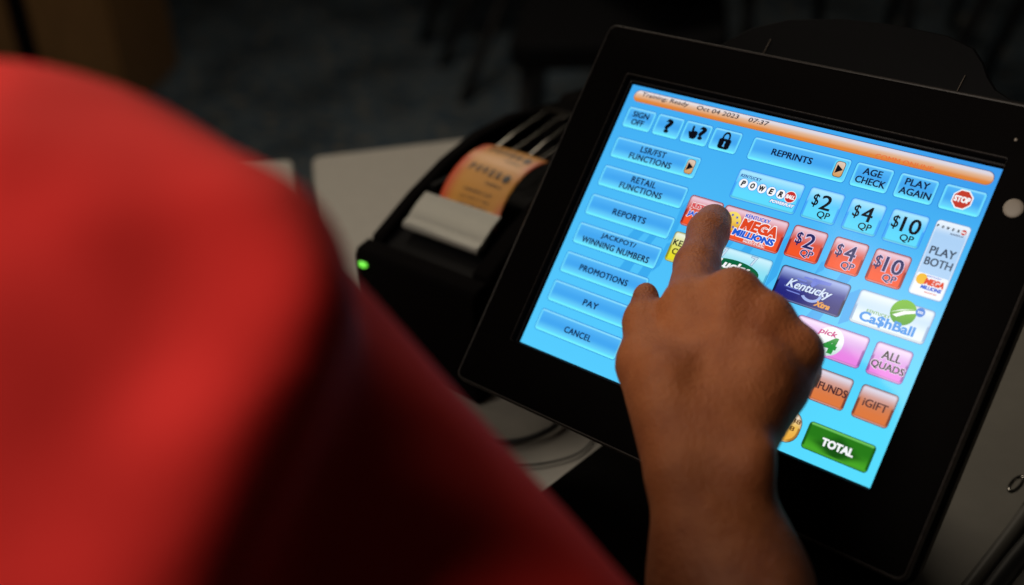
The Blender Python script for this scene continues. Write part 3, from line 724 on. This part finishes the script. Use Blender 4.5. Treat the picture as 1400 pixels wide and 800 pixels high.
# ================================================================== BACKGROUND FURNITURE
cb = level(176, 160, 0.0)
cab = empty('wooden_cabinet', (cb[0]-.4, cb[1]+.1, 0), 'tall honey coloured wooden cabinet behind the red shoulder', 'cabinet')
rot = math.radians(38)
def cabp(x, y, z):
    return (cb[0]+x*math.cos(rot)-y*math.sin(rot), cb[1]+x*math.sin(rot)+y*math.cos(rot), z)
prism('carcass', [(-1.2, .02), (0, .02), (0, .5), (-1.2, .5)], 'z', 0.0, 1.6, M['wood'], cab, .0, conv=cabp)
prism('door', [(-.235, 0), (-.01, 0), (-.01, .0195), (-.235, .0195)], 'z', 0.04, 1.58, M['wood'], cab, 0, conv=cabp)
prism('door', [(-.72, 0), (-.30, 0), (-.30, .0195), (-.72, .0195)], 'z', 0.04, 1.58, M['wood'], cab, 0, conv=cabp)
prism('dark_gap_strip', [(-.298, .004), (-.237, .004), (-.237, .0193), (-.298, .0193)], 'z', 0.04, 1.58, M['gloss_black'], cab, 0, conv=cabp)

def make_chair(seat_c, yaw, legs, label):
    """seat_c world centre of the seat, legs: list of (foot, top) world points"""
    t = empty('stacking_chair', (seat_c[0], seat_c[1], 0), label, 'chair', 'dark chairs on the carpet')
    cy, sy = math.cos(yaw), math.sin(yaw)
    def cv(x, y, z): return (seat_c[0]+x*cy-y*sy, seat_c[1]+x*sy+y*cy, seat_c[2]+z)
    o = prism('seat', rr(-.24, -.23, .24, .23, .06), 'z', -.03, .03, M['seat'], t, .012, conv=cv)
    o = prism('backrest', rr(-.23, .12, .23, .50, .06), 'y', .20, .24, M['seat'], t, .012, conv=cv)
    for a, b in legs: tube('leg', [a, b], .016, M['frame_metal'], t, 10, False)
    for x in (-.2, .2): tube('back_post', [cv(x, .2, -.02), cv(x, .245, .2)], .012, M['frame_metal'], t, 10, False)
    return t
# chair beyond the table, its splayed legs standing on the carpet
sc1 = level(850, 35, .44)
def corner_legs(c, yaw, splay=.06):
    out = []
    for x, y in ((-.2, -.19), (.2, -.19), (.2, .19), (-.2, .19)):
        f = lambda a, b: (c[0]+a*math.cos(yaw)-b*math.sin(yaw), c[1]+a*math.sin(yaw)+b*math.cos(yaw))
        out.append(((*f(x*1.25, y*1.25), 0), (*f(x, y), c[2]-.03)))
    return out
make_chair(sc1, math.radians(35), corner_legs(sc1, math.radians(35)), 'black upholstered chair standing directly behind the left top corner of the screen')
sc3 = level(665, -128, .44)
make_chair(sc3, math.radians(60), [(level(632, 142, 0), level(722, -92, .41)), (level(604, 92, 0), level(676, -98, .41)), (level(578, 58, 0), level(630, -104, .41)), (level(650, -20, 0), level(660, -150, .41))], 'chair farther back at the top showing only its thin slanted legs on the carpet')
sc2 = level(1480, -60, .44)
make_chair(sc2, math.radians(-20), [(level(1262, 165, 0), level(1365, -40, .40)), (level(1336, 118, 0), level(1420, -40, .42)), (level(1200, 90, 0), level(1240, -60, .42)), (level(1300, 36, 0), level(1330, -60, .42))], 'black chair legs beyond the top right corner of the terminal')
ar = level(885, -32, .60)
t = empty('side_table', (ar[0]+.25, ar[1]+.3, 0), 'wooden table corner at the very top of the picture', 'table')
ang = math.radians(60)
def stp(x, y, z): return (ar[0]+x*math.cos(ang)-y*math.sin(ang), ar[1]+x*math.sin(ang)+y*math.cos(ang), z)
prism('tabletop', rr(-.0, -.0, .9, .7, .03), 'z', .57, .60, M['wood'], t, .004, conv=stp)
for x, y in ((.35, .2), (.8, .2), (.8, .62), (.35, .62)): tube('leg', [stp(x, y, 0), stp(x, y, .57)], .015, M['frame_metal'], t, 10, False)

# ================================================================== PERSON
per = empty('person', (-.25, -.85, 0), 'person in red short sleeved shirt leaning in and pointing at the touch screen', 'person')
def px_r(r, d): return r*d/1650.
def cone(a, b, ra, rb, k=.012): return ('c', np.array(a), np.array(b), ra, rb, k)
def ip(x1, y1, d1, r1, x2, y2, d2, r2, k=.010): return cone(P(x1, y1, d1), P(x2, y2, d2), px_r(r1, d1), px_r(r2, d2), k)
SH = P(52, 478, .345); AX = P(190, 478, .395); EL = P(1080, 1300, .395)
body = [
    # forearm and wrist
    ip(966, 800, .560, 68, 944, 655, .578, 56, .012), ip(1028, 800, .560, 68, 993, 650, .578, 52, .012),
    cone(P(1000, 815, .56), EL, .030, .041, .03), cone(EL, AX, .040, .045, .03),
    # heel of the hand and metacarpals
    ip(940, 640, .580, 53, 915, 530, .600, 56, .012), ip(990, 640, .580, 50, 1038, 515, .595, 54, .012),
    ip(945, 620, .590, 56, 945, 425, .632, 37, .010), ip(970, 610, .585, 56, 1003, 408, .622, 37, .010),
    ip(985, 610, .585, 54, 1048, 440, .612, 34, .010), ip(1004, 600, .587, 46, 1084, 484, .606, 36, .010),
    # index finger: knuckle, two joints, tip on the glass
    ip(943, 425, .632, 38, 953, 364, .675, 31, .010), ip(953, 364, .675, 29, 968, 318, .708, 27, .006), ip(968, 318, .708, 27, 976, 303, .720, 25, .006),
    # middle, ring and little fingers folded under the palm
    ip(1003, 406, .622, 38, 1007, 420, .664, 32, .008), ip(1007, 420, .664, 31, 985, 480, .664, 27, .005), ip(985, 480, .664, 27, 972, 500, .645, 24, .005),
    ip(1050, 436, .612, 34, 1052, 458, .654, 30, .008), ip(1052, 458, .654, 30, 1025, 512, .655, 26, .005), ip(1025, 512, .655, 26, 1008, 528, .636, 23, .005),
    ip(1090, 480, .606, 34, 1090, 506, .640, 31, .008), ip(1090, 506, .640, 30, 1058, 545, .645, 24, .005), ip(1058, 545, .645, 24, 1043, 556, .628, 21, .005),
    # outer edge of the palm
    ip(1070, 533, .604, 36, 1032, 585, .594, 30, .008),
    # thumb
    ip(922, 590, .600, 46, 883, 498, .622, 39, .012), ip(884, 500, .622, 37, 880, 440, .645, 27, .008), ip(880, 440, .645, 26, 883, 403, .662, 18, .006),
    # tendons and the wrist bone
    ip(946, 560, .5855, 11, 946, 434, .6192, 12, .005), ip(979, 552, .5795, 11, 1001, 418, .6092, 12, .005), ip(1003, 560, .579, 11, 1045, 450, .6002, 11, .005),
    # veins on the back of the hand and wrist
    ip(930, 585, .5735, 6, 922, 520, .5835, 5, .004), ip(922, 520, .5835, 5, 950, 475, .598, 5, .004), ip(985, 760, .5395, 6, 968, 690, .552, 6, .005),
    ip(1030, 640, .558, 22, 1034, 625, .560, 20, .02),
]
NB = np.array([-.22, -.43, 1.095]); LS = np.array([-.40, -.46, 1.04]); HP = np.array([-.22, -.84, .90])
torso = [cone(SH, NB, .052, .062, .05), cone(NB, LS, .070, .058, .05), cone((NB+LS)/2-[0, .05, .04], HP+[-.05, 0, 0], .105, .13, .06), cone(SH*.6+NB*.4-[0, .07, .07], HP+[.05, 0, 0], .09, .13, .06)]
HD = np.array([-.24, -.25, 1.29])
Rh = np.array([[1, 0, 0], [0, .906, -.423], [0, .423, .906]]).T       # head nods towards the screen
hx = lambda x, y, z: HD+np.array([x, y, z])@Rh
headp = [cone(NB+[0, 0, .0], HD+[0, -.03, -.06], .058, .055, .03), ('e', HD, Rh.T, np.array([.075, .097, .105]), .02), ('e', hx(0, .025, -.065), Rh.T, np.array([.055, .07, .06]), .03),
         cone(hx(0, .095, .0), hx(0, .115, -.035), .008, .014, .012), cone(hx(-.022, .092, -.066), hx(.022, .092, -.066), .008, .008, .006),
         ('e', hx(.076, -.005, -.015), Rh.T, np.array([.010, .022, .032]), .008), ('e', hx(-.076, -.005, -.015), Rh.T, np.array([.010, .022, .032]), .008),
         ('e', hx(.03, .094, .012), Rh.T, np.array([.015, .010, .010]), .006, 'sub'), ('e', hx(-.03, .094, .012), Rh.T, np.array([.015, .010, .010]), .006, 'sub'),
         ('e', hx(.03, .084, .012), Rh.T, np.array([.012, .012, .012]), .002), ('e', hx(-.03, .084, .012), Rh.T, np.array([.012, .012, .012]), .002)]
# left arm rests its hand on the table edge
LE = np.array([-.50, -.30, .90]); LW = np.array([-.40, -.12, .785])
larm = [cone(LS, LE, .048, .040, .03), cone(LE, LW, .040, .027, .02), cone(LW, LW+[.05, .07, -.012], .027, .018, .02)]
for i, (dx, dy) in enumerate(((-.005, .075), (.015, .085), (.035, .08), (.055, .06))):
    b0 = LW+[.025+i*.013, .075-i*.008, -.012]; larm.append(cone(b0, b0+[dx*.8, dy*.8, -.012], .0105, .0085, .005))
larm.append(cone(LW+[.03, .01, -.008], LW+[.085, .02, -.02], .014, .010, .008))
V, F = sdf_mesh(body+torso+headp+larm, .0027, 2)
skin = link('body', mesh_np('body', V, F), M['skin'], per)

def wrinkle(V, amp, sc_):
    out = V.copy()
    for i in range(len(V)):
        n = noise.noise(Vector(V[i])*sc_)+.5*noise.noise(Vector(V[i])*sc_*2.3); out[i] += amp*n*np.array([.5, -.4, .7])
    return out
ARM_END = EL*.80+SH*.20
SA = P(0, 492, .345); SB = P(322, 412, .335)
shirt = [
    cone(SA, SB, px_r(335, .345), px_r(155, .335), .02), cone(P(160, 500, .322), P(40, 900, .318), .040, .052, .03),
    cone(AX, EL*.78+AX*.22, .069, .047, .02),
    cone(SA, P(-160, 1300, .36), .066, .12, .04),
    # raised seam fold that runs down the back of the sleeve
    ip(355, 335, .312, 86, 390, 430, .300, 62, .02), ip(390, 430, .300, 62, 335, 560, .292, 68, .02), ip(335, 560, .292, 68, 185, 860, .283, 92, .02), cone(P(235, 430, .318), P(170, 720, .312), .030, .032, .03),
    cone(SA, NB, .064, .074, .05), cone(NB, LS, .080, .070, .05), cone(LS, LS*.45+LE*.55, .066, .058, .03),
    cone((NB+LS)/2-[0, .05, .04], HP+[-.05, 0, 0], .118, .145, .06), cone(SH*.6+NB*.4-[0, .07, .07], HP+[.05, 0, 0], .105, .145, .06),
    cone(NB+[0, .015, .035], NB+[0, .03, .05], .066, .064, .01),
    ('e', hx(0, 0, -.05)+[0, .0, .005], I3, np.array([.085, .085, .10]), .01, 'sub'),
]
V, F = sdf_mesh(shirt, .005, 3); V = wrinkle(V, .004, 16)
sh = link('shirt', mesh_np('shirt', V, F), M['shirt'], per)
V, F = sdf_mesh([('e', hx(0, -.012, .018), Rh.T, np.array([.083, .100, .104]), .01), ('e', hx(0, .12, -.03), Rh.T, np.array([.075, .095, .085]), .012, 'sub')], .006, 2)
link('hair', mesh_np('hair', V, F), M['hair'], per)
legs = []
for s in (-1, 1):
    hip = HP+[s*.085, .0, -.03]; kn = np.array([HP[0]+s*.11, HP[1]+.10, .48]); an = np.array([HP[0]+s*.12, HP[1]-.04, .09])
    legs += [cone(hip, kn, .10, .068, .04), cone(kn, an, .068, .055, .03)]
legs.append(cone(HP+[-.06, 0, 0], HP+[.06, 0, 0], .135, .135, .04))
V, F = sdf_mesh(legs, .009, 2); link('trousers', mesh_np('trousers', V, F), M['trouser'], per)
for s in (-1, 1):
    an = np.array([HP[0]+s*.12, HP[1]-.04, .05])
    V, F = sdf_mesh([cone(an+[0, -.03, 0], an+[0, .16, -.008], .045, .038, .02)], .006, 2); V[:, 2] = np.maximum(V[:, 2], .004)
    link('shoe', mesh_np('shoe', V, F), M['shoe'], per)
